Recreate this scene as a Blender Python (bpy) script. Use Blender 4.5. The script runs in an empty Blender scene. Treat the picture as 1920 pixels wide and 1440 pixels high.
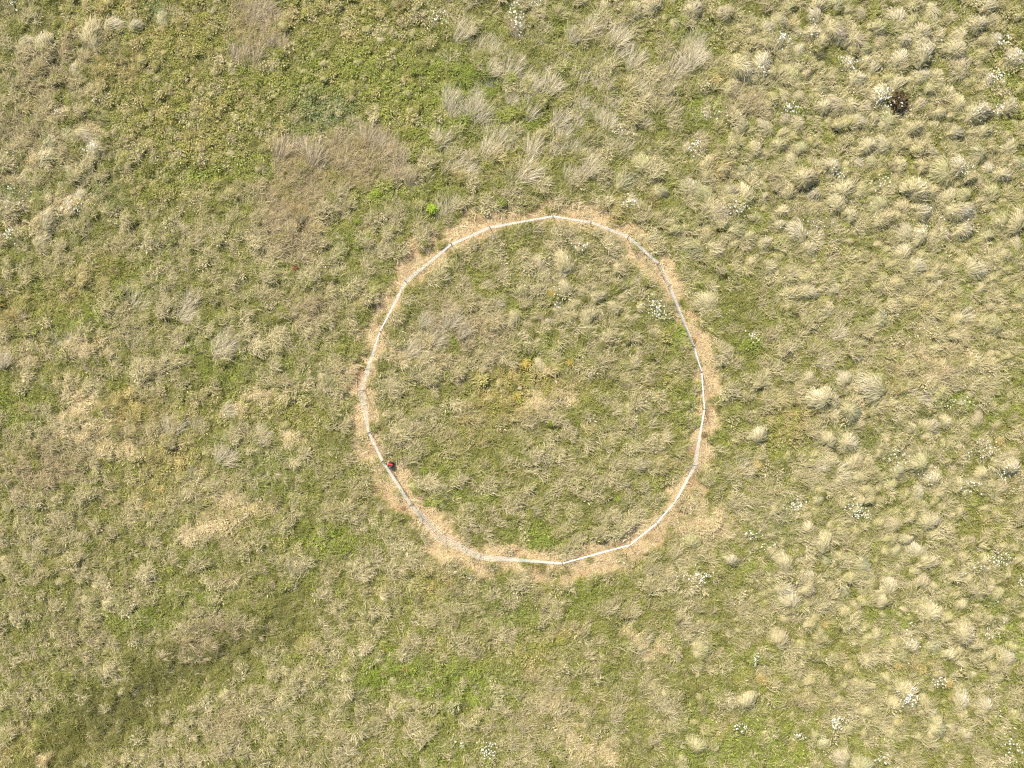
import bpy, bmesh, math, random
import numpy as np

# ------------------------------------------------------------------ camera, sky, sun, exposure
SC = bpy.context.scene
COL = SC.collection
S = 0.0258                 # metres on the ground per photograph pixel (1920 x 1440)
H = 34.0                   # camera height above the meadow
cam_d = bpy.data.cameras.new('camera'); cam = bpy.data.objects.new('camera', cam_d); COL.objects.link(cam)
cam.location = (0, 0, H); cam.rotation_euler = (0, 0, 0)
cam_d.sensor_width = 36; cam_d.lens = 36 * H / (1920 * S); cam_d.clip_end = 2000
SC.camera = cam
SUN_EL, SUN_AZ = math.radians(46), math.radians(122)     # azimuth counted from +X (picture right) anticlockwise
W = bpy.data.worlds.new('World'); SC.world = W; W.use_nodes = True
wn = W.node_tree.nodes; sky = wn.new('ShaderNodeTexSky'); sky.sky_type = 'NISHITA'; sky.sun_disc = False
sky.sun_elevation = SUN_EL; sky.sun_rotation = math.pi / 2 - SUN_AZ
sky.air_density = 1.0; sky.dust_density = 2.0
bg = wn['Background']; bg.inputs['Strength'].default_value = 0.095
W.node_tree.links.new(sky.outputs['Color'], bg.inputs['Color'])
sun_d = bpy.data.lights.new('sun', 'SUN'); sun_d.energy = 4.8; sun_d.angle = math.radians(2.5); sun_d.color = (1.0, 0.95, 0.79)
sun = bpy.data.objects.new('sun', sun_d); COL.objects.link(sun); sun.location = (-20, 30, 60)
sun.rotation_euler = (math.pi / 2 - SUN_EL, 0, SUN_AZ + math.pi / 2)
SC.view_settings.view_transform = 'Standard'; SC.view_settings.look = 'None'
SC.view_settings.gamma = 1.0; SC.view_settings.exposure = 0.62
SC.render.engine = 'CYCLES'
SC.cycles.use_denoising = False
SC.cycles.max_bounces = 4; SC.cycles.diffuse_bounces = 2; SC.cycles.transmission_bounces = 2
SC.cycles.use_adaptive_sampling = True; SC.cycles.adaptive_threshold = 0.025; SC.cycles.adaptive_min_samples = 24
SC.cycles.pixel_filter_type = 'BLACKMAN_HARRIS'; SC.cycles.filter_width = 1.3

RNG = np.random.default_rng(20240517)
random.seed(7)

# ------------------------------------------------------------------ noise and fields (all in photograph pixels u, v)
def vnoise(u, v, seed):
    iu = np.floor(u).astype(np.int64); iv = np.floor(v).astype(np.int64)
    fu = u - iu; fv = v - iv
    fu = fu * fu * (3 - 2 * fu); fv = fv * fv * (3 - 2 * fv)
    def h(a, b):
        n = (a * 374761393 + b * 668265263 + seed * 1442695041) & 0x7fffffff
        n = ((n ^ (n >> 13)) * 1274126177) & 0x7fffffff
        return ((n ^ (n >> 16)) & 0xffff) / 65535.0
    return (h(iu, iv) * (1 - fu) + h(iu + 1, iv) * fu) * (1 - fv) + (h(iu, iv + 1) * (1 - fu) + h(iu + 1, iv + 1) * fu) * fv

def fbm(u, v, scale, seed, octs=3):
    s = 0; a = 1; t = 0
    for k in range(octs):
        s = s + a * vnoise(u / scale + 37.1 * k, v / scale - 11.7 * k, seed + 17 * k); t += a
        a *= 0.55; scale *= 0.5
    return (s / t - 0.5) * 2          # about -1 .. 1

def cells(u, v, size, seed, stretch=1.3, ang=52):
    """hummock pattern: 0 in the gaps .. 1 on the tops, and one random number per hummock"""
    a = math.radians(ang); ca, sa = math.cos(a), math.sin(a)
    u0, v0 = u + .22 * size * fbm(u, v, size * 1.1, seed + 5, 2), v + .22 * size * fbm(u, v, size * 1.1, seed + 6, 2)
    p = (u0 * ca - v0 * sa) / (size * stretch); q = (u0 * sa + v0 * ca) / size
    ip, iq = np.floor(p).astype(np.int64), np.floor(q).astype(np.int64)
    def h(i, j, k):
        n = (i * 374761393 + j * 668265263 + (seed * 7 + k) * 974634777) & 0x7fffffff
        n = ((n ^ (n >> 13)) * 1274126177) & 0x7fffffff
        return ((n ^ (n >> 15)) & 0xffff) / 65535.0
    f1 = np.full(u.shape, 9.); f2 = f1.copy(); rid = np.zeros(u.shape)
    for di in (-1, 0, 1):
        for dj in (-1, 0, 1):
            i, j = ip + di, iq + dj
            d = np.hypot(i + .1 + .8 * h(i, j, 1) - p, j + .1 + .8 * h(i, j, 2) - q) - .18 * h(i, j, 3)
            m = d < f1
            f2 = np.where(m, f1, np.minimum(f2, d)); rid = np.where(m, h(i, j, 4), rid); f1 = np.where(m, d, f1)
    return np.clip((f2 - f1) / .5, 0, 1) ** .75, rid

def warp(u, v, amp=16):
    return u + amp * fbm(u, v, 55, 91), v + amp * fbm(u, v, 55, 92)

def blobs(u, v, lst):
    u, v = warp(u, v)
    out = np.zeros_like(u)
    for cx, cy, rx, ry, ang, k in lst:
        a = math.radians(ang); ca, sa = math.cos(a), math.sin(a)
        du, dv = u - cx, -(v - cy)
        p = (du * ca + dv * sa) / rx; q = (-du * sa + dv * ca) / ry
        out = out + k * np.exp(-(p * p + q * q) ** 1.5)
    return out

def seg_dist(u, v, pts, closed=False):
    d = np.full(u.shape, 1e9); n = len(pts)
    for i in range(n if closed else n - 1):
        ax, ay = pts[i]; bx, by = pts[(i + 1) % n]
        dx, dy = bx - ax, by - ay; L = dx * dx + dy * dy
        t = np.clip(((u - ax) * dx + (v - ay) * dy) / L, 0, 1)
        d = np.minimum(d, np.hypot(u - ax - t * dx, v - ay - t * dy))
    return d

# the fence: top end and foot of each post, in photograph pixels
POSTS = [((917, 425), (920, 429)), ((1036, 405), (1037, 407)), ((1108, 415), (1106, 426)), ((1179, 442), (1176, 448)),
         ((1237, 494), (1221, 496)), ((1257, 534), (1252, 538)), ((1302, 650), (1299, 650)), ((1316, 698), (1315, 698)),
         ((1321, 767), (1320, 767)), ((1306, 873), (1298, 872)), ((1270, 935), (1262, 945)), ((1232, 982), (1226, 976)),
         ((1181, 1022), (1181, 1021)), ((1054, 1057), (1054, 1055)), ((899, 1049), (902, 1039)), ((817, 1012), (836, 999)),
         ((768, 948), (775, 946)), ((716, 866), (719, 864)), ((690, 812), (694, 810)), ((671, 733), (685, 732)),
         ((712, 622), (713, 622)), ((759, 526), (764, 531)), ((846, 457), (847, 460))]
RING = [b for t, b in POSTS]
RC = (995.0, 730.0)

def ring_band(u, v):
    """0..1 : litter of trampled straw along the fence"""
    uu, vv = warp(u, v, 14)
    d = seg_dist(uu, vv, RING, True)
    inside = inside_ring(u, v)
    n = fbm(u, v, 40, 5, 3)
    wid = np.where(inside, 18 + 22 * n, 34 + 30 * n)
    # thinner on the right-hand side, wider at lower left
    ang = np.arctan2(-(v - RC[1]), u - RC[0])
    wid = wid * (1 - 0.28 * np.exp(-((ang - 0.15) / 0.6) ** 2)) * (1 + 0.25 * np.exp(-((ang + 2.4) / 0.6) ** 2))
    return np.clip((wid - d) / 10 + 0.5, 0, 1) * np.clip(1.2 - 2.6 * np.clip(fbm(u, v, 22, 8, 2) - .06, 0, 1) * np.clip((d - 2) / 7, 0, 1), 0, 1)

def inside_ring(u, v):
    c = np.zeros(u.shape, bool); n = len(RING)
    for i in range(n):
        ax, ay = RING[i]; bx, by = RING[(i + 1) % n]
        cond = ((ay > v) != (by > v)) & (u < (bx - ax) * (v - ay) / (by - ay + 1e-9) + ax)
        c ^= cond
    return c

BROWN = [(490, 45, 38, 55, 75, 1), (468, 100, 30, 18, 20, .8), (548, 300, 38, 40, 0, 1), (550, 370, 62, 50, 20, 1), (545, 440, 55, 50, 0, .8), (585, 585, 42, 36, 0, .75),
         (640, 290, 32, 36, 30, 1), (705, 285, 46, 36, 30, 1), (660, 330, 60, 28, 10, .7), (740, 320, 30, 20, 0, .5), (90, 870, 75, 45, 20, .75),
         (390, 1195, 75, 38, 25, .6), (130, 120, 95, 50, 35, .6), (250, 130, 50, 35, 20, .4), (70, 250, 70, 60, 20, .35), (860, 590, 80, 55, 20, .45), (900, 640, 70, 40, 30, .4),
         (1390, 205, 38, 26, 0, .7), (1335, 320, 30, 18, 10, .9), (1765, 690, 35, 28, 0, .7), (1490, 590, 20, 14, 0, .6), (1010, 1340, 45, 35, 30, .35), (430, 1350, 70, 35, 30, .4),
         (260, 800, 110, 50, 0, .3), (1000, 790, 60, 30, 0, .35), (1860, 330, 70, 60, 0, .2), (150, 1180, 50, 45, 0, .35), (1690, 300, 40, 16, 30, .5)]
FRESH = [(720, 130, 60, 90, 0, .7), (790, 190, 60, 80, 0, .9), (830, 140, 40, 60, 0, .7), (905, 170, 40, 40, 0, .8), (870, 215, 60, 50, 0, .8), (990, 240, 60, 40, 0, .6),
         (430, 320, 80, 20, 5, .9), (330, 345, 60, 22, 20, .6), (640, 120, 60, 60, 0, .4), (600, 180, 70, 90, 0, .5), (650, 460, 40, 30, 0, .6), (735, 365, 60, 22, 5, .8), (815, 370, 30, 24, 0, .5),
         (1265, 620, 40, 22, 0, .9), (1290, 760, 26, 40, 0, .8), (1010, 1010, 70, 26, 15, .9), (860, 935, 80, 22, 0, .4), (760, 1255, 110, 45, -10, .9), (850, 1275, 60, 40, 0, .8), (690, 1280, 50, 30, 0, .6),
         (1440, 1400, 110, 55, 0, .9), (1300, 1400, 50, 60, 0, .5), (600, 1005, 70, 32, -10, .7), (540, 1025, 40, 20, 0, .4), (265, 1160, 70, 26, 0, .7), (380, 1120, 50, 20, 0, .6), (830, 1410, 60, 30, 0, .8),
         (1320, 220, 50, 40, 0, .6), (1300, 70, 40, 40, 0, .5), (1900, 180, 60, 80, 0, .6), (1890, 1200, 45, 40, 0, .6), (1660, 1165, 60, 30, 0, .5), (390, 640, 50, 26, 0, .4), (250, 525, 60, 30, 0, .5),
         (1780, 745, 50, 26, 0, .5), (1450, 840, 50, 50, 0, .4), (1390, 650, 40, 20, 0, .6), (170, 610, 40, 22, 0, .6), (430, 690, 60, 20, 0, .5), (40, 770, 50, 40, 0, .5), (920, 1290, 60, 50, 0, .3),
         (560, 160, 60, 40, 0, .4), (460, 140, 50, 30, 0, .5), (1090, 1120, 60, 30, 20, .5), (960, 1150, 40, 22, 0, .5), (1410, 1050, 60, 20, 0, .5), (1480, 230, 50, 30, 0, .3), (850, 1260, 30, 18, 0, .6)]
BLUEG = [(290, 30, 26, 18, 0, .9), (585, 215, 60, 45, 0, .8), (640, 215, 40, 30, 0, .8), (200, 370, 40, 26, 0, .7), (30, 370, 40, 30, 0, .6), (1840, 1130, 40, 30, 0, .4), (1715, 800, 50, 26, 0, .5),
         (1600, 820, 70, 30, -30, .4), (560, 720, 120, 30, 0, .25), (480, 860, 100, 60, 0, .3), (1450, 980, 60, 40, 0, .4), (440, 110, 60, 20, 0, .5), (560, 1300, 60, 30, 0, .3)]
YELLOW = [(960, 725, 80, 36, 10, 1), (1000, 700, 50, 26, 0, .8), (930, 770, 60, 30, 0, .7), (990, 745, 70, 30, 0, .6), (175, 520, 80, 46, 30, .6), (20, 590, 40, 40, 0, .8), (90, 560, 70, 40, 0, .4), (250, 760, 60, 26, 0, .7), (300, 800, 70, 40, 0, .5),
          (330, 860, 70, 40, 0, .6), (270, 930, 60, 40, 0, .4), (230, 760, 40, 18, 0, .5), (330, 50, 60, 60, 0, .5), (250, 130, 30, 30, 0, .3), (360, 240, 80, 40, 20, .5), (400, 60, 40, 40, 0, .5), (200, 20, 80, 24, 0, .6), (60, 20, 40, 20, 0, .2),
          (1470, 790, 40, 50, 0, .7), (1530, 760, 30, 20, 0, .5), (1340, 145, 22, 18, 0, .6), (960, 250, 30, 24, 0, .5), (950, 300, 40, 30, 0, .6), (1020, 290, 50, 30, 0, .4), (1590, 1010, 30, 14, 0, .6), (1720, 1245, 36, 16, 20, .8), (1540, 1170, 20, 10, 0, .7),
          (1420, 1270, 40, 16, 0, .6), (1500, 1310, 30, 20, 0, .6), (1350, 1360, 40, 22, 0, .6), (60, 1400, 70, 40, 0, .6), (160, 1400, 100, 40, 0, .35), (470, 960, 50, 20, 10, .7), (820, 1100, 30, 30, 0, .6), (800, 1080, 50, 40, 40, .5), (1060, 1180, 50, 20, 30, .5), (990, 1240, 50, 26, 20, .6),
          (1870, 830, 22, 16, 0, .6), (1860, 1210, 30, 26, 0, .3), (1800, 1150, 36, 20, 0, .4), (1090, 730, 40, 20, 0, .4), (1110, 1310, 40, 20, 0, .3), (1380, 480, 30, 20, 0, .3), (560, 1020, 60, 14, 0, .3), (1760, 570, 60, 20, 10, .4), (860, 830, 100, 40, 10, .4), (950, 880, 40, 18, 0, .3)]
PALE = [(418, 985, 52, 18, 8, 1), (358, 995, 22, 12, 0, .8), (145, 735, 24, 13, 0, 1), (163, 760, 26, 12, 25, .9), (120, 775, 16, 7, 30, .8), (205, 790, 60, 8, 0, .7), (170, 810, 60, 10, 0, .7), (195, 840, 22, 12, 0, .7), (240, 845, 26, 12, 0, .7), (430, 770, 30, 9, 0, .7),
        (490, 745, 40, 14, 0, .6), (530, 815, 22, 12, 0, .6), (550, 825, 24, 16, 0, .6), (430, 940, 22, 14, 0, .8), (480, 945, 20, 12, 0, .7), (510, 955, 20, 8, 20, .8), (660, 630, 8, 16, 0, .9), (650, 725, 12, 14, 0, .6), (640, 690, 10, 14, 0, .4), (1190, 1190, 16, 10, 0, .9), (1225, 1215, 24, 14, 0, 1),
        (1175, 1178, 12, 8, 0, .7), (1080, 385, 12, 10, 0, .9), (85, 1425, 18, 12, 0, .9), (1060, 750, 20, 14, 0, .8), (1010, 760, 16, 10, -40, .8), (1015, 690, 14, 18, 60, .6), (900, 1330, 20, 14, 0, .4), (1110, 1400, 60, 26, 0, .5), (1070, 1360, 24, 20, 0, .5), (1040, 1310, 20, 16, 0, .5),
        (100, 700, 60, 16, 0, .2), (125, 250, 20, 8, 0, .8), (160, 250, 18, 8, 0, .7), (85, 300, 26, 10, 0, .7), (135, 385, 26, 16, 0, .9), (90, 415, 22, 14, 0, .7), (35, 425, 14, 10, 0, .8), (10, 340, 16, 10, 0, .6), (120, 215, 14, 10, 0, .7), (1300, 1000, 50, 30, 0, .5), (1340, 980, 40, 30, 0, .5), (1290, 940, 26, 14, 30, .7),
        (1650, 720, 120, 60, 25, .15), (1780, 620, 120, 60, 15, .2), (50, 660, 60, 20, 0, .4), (170, 640, 60, 16, 0, .4), (760, 660, 16, 24, 45, .6), (800, 650, 30, 14, 30, .3)]
DARK = [(250, 1305, 150, 60, 36, .8), (370, 1235, 90, 46, 34, .7), (140, 1400, 120, 50, 34, .9), (490, 1185, 100, 46, 34, .6), (1738, 775, 34, 22, 20, .8), (1700, 190, 20, 14, 0, .3), (150, 1190, 10, 40, 0, .5), (145, 1240, 14, 18, 20, .6), (263, 1180, 8, 12, 0, .6), (78, 1190, 14, 14, 0, .5), (85, 1300, 16, 10, 0, .6), (1140, 560, 14, 20, 0, .3), (800, 580, 40, 12, 0, .3),  # patches of darker green tint, the largest along the lower-left diagonal
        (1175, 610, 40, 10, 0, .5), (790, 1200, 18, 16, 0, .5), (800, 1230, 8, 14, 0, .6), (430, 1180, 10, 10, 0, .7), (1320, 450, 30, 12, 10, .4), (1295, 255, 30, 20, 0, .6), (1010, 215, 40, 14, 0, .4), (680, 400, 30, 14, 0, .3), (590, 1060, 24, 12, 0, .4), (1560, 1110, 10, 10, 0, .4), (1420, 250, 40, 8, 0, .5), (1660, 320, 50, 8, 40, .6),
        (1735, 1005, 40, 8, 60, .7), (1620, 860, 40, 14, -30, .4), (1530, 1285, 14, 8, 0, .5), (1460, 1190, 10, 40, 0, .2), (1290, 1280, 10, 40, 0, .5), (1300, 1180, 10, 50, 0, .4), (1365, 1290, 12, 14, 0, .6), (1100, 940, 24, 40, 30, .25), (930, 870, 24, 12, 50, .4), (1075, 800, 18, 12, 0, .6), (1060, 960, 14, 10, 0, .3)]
OLIVE = [(330, 120, 170, 130, 30, .9), (230, 30, 120, 40, 10, .8), (420, 250, 170, 110, 20, .9), (620, 150, 130, 150, 0, .7), (600, 40, 120, 50, 0, .9), (750, 60, 110, 50, 0, .8), (780, 200, 80, 90, 0, .8), (330, 350, 120, 40, 15, .7), (1880, 160, 60, 140, 0, .8), (1640, 160, 60, 20, 0, .4),
         (420, 760, 160, 40, 0, .6), (550, 780, 80, 60, 0, .5), (330, 870, 120, 60, 0, .5), (1040, 215, 60, 50, 0, .6), (1340, 60, 60, 60, 0, .4), (1560, 250, 120, 30, -20, .3), (990, 1230, 60, 40, 0, .7), (1450, 830, 60, 60, 0, .4), (1000, 150, 40, 26, 0, .3), (700, 350, 120, 30, 0, .3), (950, 730, 100, 50, 0, .5),
         (1480, 1390, 120, 50, 0, .3), (480, 1010, 200, 30, 0, .2), (1020, 1110, 40, 30, 0, .3), (1150, 700, 60, 30, 0, .3), (1230, 30, 60, 40, 0, .3)]
FURROWS = [([(1742, 200), (1735, 225), (1712, 265), (1687, 297), (1650, 322)], 5, .16), ([(1674, 380), (1664, 425), (1640, 490)], 4, .12), ([(1768, 1330), (1742, 1385), (1731, 1435)], 5, .15),
           ([(1815, 965), (1782, 1015)], 7, .14), ([(560, 1140), (400, 1258), (185, 1385), (90, 1445)], 40, .10), ([(1040, 585), (1034, 620), (1022, 680)], 3, .10), ([(1190, 500), (1206, 540), (1204, 560)], 3, .1),
           ([(120, 752), (150, 758), (185, 742)], 3, .12), ([(150, 785), (232, 782)], 3, .1), ([(150, 1150), (150, 1215), (138, 1255)], 4, .1), ([(1290, 1240), (1286, 1300), (1292, 1350)], 6, .12),
           ([(368, 146), (300, 200), (255, 238)], 4, .10), ([(120, 110), (85, 165)], 5, .1), ([(155, 95), (118, 160)], 5, .1), ([(1660, 810), (1560, 850)], 6, .08), ([(1640, 1255), (1560, 1130), (1500, 1060)], 4, .06),
           ([(1655, 560), (1625, 600), (1600, 640)], 5, .09), ([(1075, 870), (1045, 845), (1030, 800)], 4, .05), ([(1228, 690), (1260, 740), (1210, 790)], 4, .06), ([(1880, 1010), (1905, 1100)], 4, .1), ([(1560, 1010), (1600, 1045), (1690, 1075), (1760, 1135), (1790, 1165)], 4, .09)]
TUSS_ZONE = [(1620, 180, 330, 200, 0, 1), (1600, 400, 330, 160, 0, .95), (1880, 480, 200, 200, 0, .8), (1700, 930, 330, 170, 0, .75), (1750, 1180, 280, 170, 0, .75), (1500, 1100, 200, 120, 0, .45), (1130, 550, 150, 90, 0, .6), (80, 330, 130, 140, 0, .5), (1780, 700, 200, 120, 0, .35), (1600, 1350, 250, 100, 0, .4)]

def fields(u, v):
    F = {}
    F['band'] = ring_band(u, v)
    n1 = fbm(u, v, 130, 11); n2 = fbm(u, v, 46, 12); n3 = fbm(u, v, 15, 13, 2)
    F['top1'], F['cell1'] = cells(u, v, 31, 3); F['top2'], F['cell2'] = cells(u, v, 14, 4)
    F['brown'] = np.clip(blobs(u, v, BROWN) * 1.25, 0, 1)
    F['fresh'] = np.clip(blobs(u, v, FRESH) + .32 * np.clip(fbm(u, v, 60, 21) - .22, 0, 1) * 2, 0, 1)
    F['blue'] = np.clip(blobs(u, v, BLUEG) + .3 * np.clip(fbm(u, v, 80, 24) - .3, 0, 1) * 2, 0, 1)
    F['yellow'] = np.clip(blobs(u, v, YELLOW) + .9 * np.clip(fbm(u, v, 48, 22) - .36, 0, 1) * 2, 0, 1)
    F['pale'] = np.clip(blobs(u, v, PALE) * 1.2, 0, 1)
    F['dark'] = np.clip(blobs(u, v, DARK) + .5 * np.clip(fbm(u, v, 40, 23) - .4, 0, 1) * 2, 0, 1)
    F['olive'] = np.clip(blobs(u, v, OLIVE), 0, 1)
    F['tuss'] = np.clip(blobs(u, v, TUSS_ZONE), 0, 1)
    fur = np.zeros_like(u)
    for pts, w, dep in FURROWS:
        d = seg_dist(*warp(u, v, 5), pts); fur = np.maximum(fur, np.exp(-(d / w) ** 2) * min(1, dep / .12))
    F['furrow'] = fur
    dry = .45 + .18 * n1 + .20 * n2 + .22 * n3 - .28 * np.exp(-(((u - 1060) / 260) ** 2 + ((v - 170) / 150) ** 2))
    dry = dry + (.50 * (F['top1'] - .62) + .50 * (F['cell1'] - .5)) * (1 - .5 * F['olive']) + .42 * (F['top2'] - .6) + .42 * (F['cell2'] - .5)
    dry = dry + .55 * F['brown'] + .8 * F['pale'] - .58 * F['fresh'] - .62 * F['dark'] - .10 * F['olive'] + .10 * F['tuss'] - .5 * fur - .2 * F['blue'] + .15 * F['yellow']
    F['dry'] = np.clip(dry, .03, .97)
    # how long the blades are
    lng = .55 + .15 * n2 + .35 * np.exp(-(((u - 1080) / 230) ** 2 + ((v - 170) / 150) ** 2)) - .55 * F['olive'] - .35 * F['pale'] + .15 * F['brown'] - .5 * F['band'] - .25 * fur
    F['len'] = np.clip(lng, .12, 1)
    # which way the grass leans (degrees, anticlockwise from picture right)
    lean = 52 + 34 * fbm(u, v, 170, 31, 2) + 48 * fbm(u, v, 50, 32, 2)
    lean = lean + 22 * np.exp(-(((u - 600) / 160) ** 2 + ((v - 320) / 200) ** 2)) - 18 * np.exp(-(((u - 1700) / 260) ** 2 + ((v - 640) / 130) ** 2))
    F['lean'] = np.radians(lean)
    return F

def height_px(u, v):
    z = .11 * fbm(u, v, 300, 41, 2) + .05 * fbm(u, v, 70, 42, 2)
    tz = np.clip(blobs(u, v, TUSS_ZONE), 0, 1)
    z = z + .07 * tz * fbm(u, v, 38, 43, 2) 
    t1, c1 = cells(u, v, 31, 3); t2, c2 = cells(u, v, 14, 4)
    ol = np.clip(blobs(u, v, OLIVE), 0, 1); bd = ring_band(u, v)
    z = z + (.24 * t1 * (.35 + c1) * (1 - .45 * ol) + .11 * t2 * (.4 + c2) * (1 + .3 * ol)) * (1 - .75 * bd)
    for pts, w, dep in FURROWS:
        d = seg_dist(*warp(u, v, 5), pts); z = z - dep * np.exp(-(d / w) ** 2)
    return z

def ground_z(x, y):
    x = np.atleast_1d(np.asarray(x, float)); y = np.atleast_1d(np.asarray(y, float))
    return height_px(x / S + 960, 720 - y / S)

def at(px, py, z=0.0):
    """photograph pixel at height z -> world x, y"""
    k = S * (H - z) / H
    return (px - 960) * k, -(py - 720) * k

def on_ground(px, py):
    x, y = at(px, py); z = float(ground_z(x, y)[0]); x, y = at(px, py, z)
    return x, y, float(ground_z(x, y)[0])

# ------------------------------------------------------------------ helpers
def tag(o, label=None, cat=None, group=None, kind=None):
    if label: o['label'] = label
    if cat: o['category'] = cat
    if group: o['group'] = group
    if kind: o['kind'] = kind
    return o

def mesh_from(name, verts, faces, smooth=False):
    me = bpy.data.meshes.new(name)
    me.from_pydata([tuple(map(float, p)) for p in verts], [], faces)
    if smooth: me.polygons.foreach_set('use_smooth', [True] * len(me.polygons))
    me.update()
    return me

def link(name, me, mat=None, parent=None, loc=(0, 0, 0), rot=(0, 0, 0)):
    o = bpy.data.objects.new(name, me); COL.objects.link(o)
    if mat is not None and me is not None and len(me.materials) == 0: me.materials.append(mat)
    o.location = loc; o.rotation_euler = rot
    if parent: o.parent = parent
    return o

# ------------------------------------------------------------------ materials
def new_mat(name):
    m = bpy.data.materials.new(name); m.use_nodes = True
    nt = m.node_tree; nt.nodes.clear()
    return m, nt, nt.nodes, nt.links

def simple_mat(name, col, rough=.6, spec=.3, var=.0, scale=30):
    m, nt, N, L = new_mat(name)
    out = N.new('ShaderNodeOutputMaterial'); b = N.new('ShaderNodeBsdfPrincipled'); L.new(b.outputs[0], out.inputs[0])
    b.inputs['Roughness'].default_value = rough; b.inputs['Specular IOR Level'].default_value = spec
    if var:
        tc = N.new('ShaderNodeTexCoord'); no = N.new('ShaderNodeTexNoise'); no.inputs['Scale'].default_value = scale
        L.new(tc.outputs['Object'], no.inputs['Vector'])
        mp = N.new('ShaderNodeMapRange'); mp.inputs['To Min'].default_value = 1 - var; mp.inputs['To Max'].default_value = 1 + var
        L.new(no.outputs['Fac'], mp.inputs['Value'])
        mx = N.new('ShaderNodeVectorMath'); mx.operation = 'MULTIPLY'; mx.inputs[0].default_value = col
        L.new(mp.outputs[0], mx.inputs[1]); L.new(mx.outputs[0], b.inputs['Base Color'])
    else:
        b.inputs['Base Color'].default_value = (*col, 1)
    return m

def blade_mat(name, source):
    """source 'INSTANCER': two tints per clump;  'OBJECT': the object's own colour"""
    m, nt, N, L = new_mat(name)
    out = N.new('ShaderNodeOutputMaterial')
    rnd = N.new('ShaderNodeAttribute'); rnd.attribute_name = 'rnd'
    tt = N.new('ShaderNodeAttribute'); tt.attribute_name = 'along'
    if source == 'INSTANCER':
        a = N.new('ShaderNodeAttribute'); a.attribute_type = 'INSTANCER'; a.attribute_name = 'col'
        b = N.new('ShaderNodeAttribute'); b.attribute_type = 'INSTANCER'; b.attribute_name = 'col2'
        ca, cb = a.outputs['Color'], b.outputs['Color']
        f = N.new('ShaderNodeMapRange'); f.inputs['From Min'].default_value = .55; f.inputs['From Max'].default_value = .8
        L.new(rnd.outputs['Fac'], f.inputs['Value'])
    else:
        oi = N.new('ShaderNodeObjectInfo'); ca = oi.outputs['Color']
        g = N.new('ShaderNodeRGB'); g.outputs[0].default_value = (.31, .295, .115, 1); cb = g.outputs[0]
        # leaf bases are green, the bleached upper leaf is straw
        s = N.new('ShaderNodeMath'); s.operation = 'MULTIPLY_ADD'; s.inputs[1].default_value = -.30; L.new(tt.outputs['Fac'], s.inputs[0]); L.new(rnd.outputs['Fac'], s.inputs[2])
        f = N.new('ShaderNodeMapRange'); f.inputs['From Min'].default_value = .15; f.inputs['From Max'].default_value = .85
        L.new(s.outputs[0], f.inputs['Value'])
    mix = N.new('ShaderNodeMix'); mix.data_type = 'RGBA'
    L.new(f.outputs[0], mix.inputs['Factor']); L.new(ca, mix.inputs[6]); L.new(cb, mix.inputs[7])
    sc = N.new('ShaderNodeMath'); sc.operation = 'MULTIPLY'; sc.inputs[1].default_value = 7.31; L.new(rnd.outputs['Fac'], sc.inputs[0])
    fr = N.new('ShaderNodeMath'); fr.operation = 'FRACT'; L.new(sc.outputs[0], fr.inputs[0])
    br = N.new('ShaderNodeMapRange'); br.inputs['To Min'].default_value = .80; br.inputs['To Max'].default_value = 1.20; L.new(fr.outputs[0], br.inputs['Value'])
    mu = N.new('ShaderNodeVectorMath'); mu.operation = 'MULTIPLY'; L.new(mix.outputs[2], mu.inputs[0]); L.new(br.outputs[0], mu.inputs[1])
    d = N.new('ShaderNodeBsdfPrincipled'); d.inputs['Roughness'].default_value = .55; d.inputs['Specular IOR Level'].default_value = .25
    t = N.new('ShaderNodeBsdfTranslucent')
    L.new(mu.outputs[0], d.inputs['Base Color']); L.new(mu.outputs[0], t.inputs['Color'])
    ms = N.new('ShaderNodeMixShader'); ms.inputs[0].default_value = .28
    L.new(d.outputs[0], ms.inputs[1]); L.new(t.outputs[0], ms.inputs[2]); L.new(ms.outputs[0], out.inputs[0])
    return m

M_inst = blade_mat('grass_blade', 'INSTANCER')
M_obj = blade_mat('tussock_blade', 'OBJECT')
M_mound = simple_mat('tussock_thatch', (.36, .31, .18), .9, .1, .35, 20)
M_white = simple_mat('fence_tape', (.82, .835, .86), .5, .3)
M_rod = simple_mat('post_rod', (.62, .60, .55), .45, .4)
M_black = simple_mat('black_plastic', (.012, .013, .016), .4, .4)
M_steel = simple_mat('steel_spike', (.35, .35, .36), .35, .6)
M_red = simple_mat('red_plastic', (.55, .05, .05), .5, .3)
M_petal = simple_mat('petal', (.82, .82, .81), .6, .2)
M_heart = simple_mat('flower_heart', (.65, .5, .06), .7, .2)
M_stone = simple_mat('stone', (.50, .40, .29), .75, .3, .2, 14)

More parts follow.
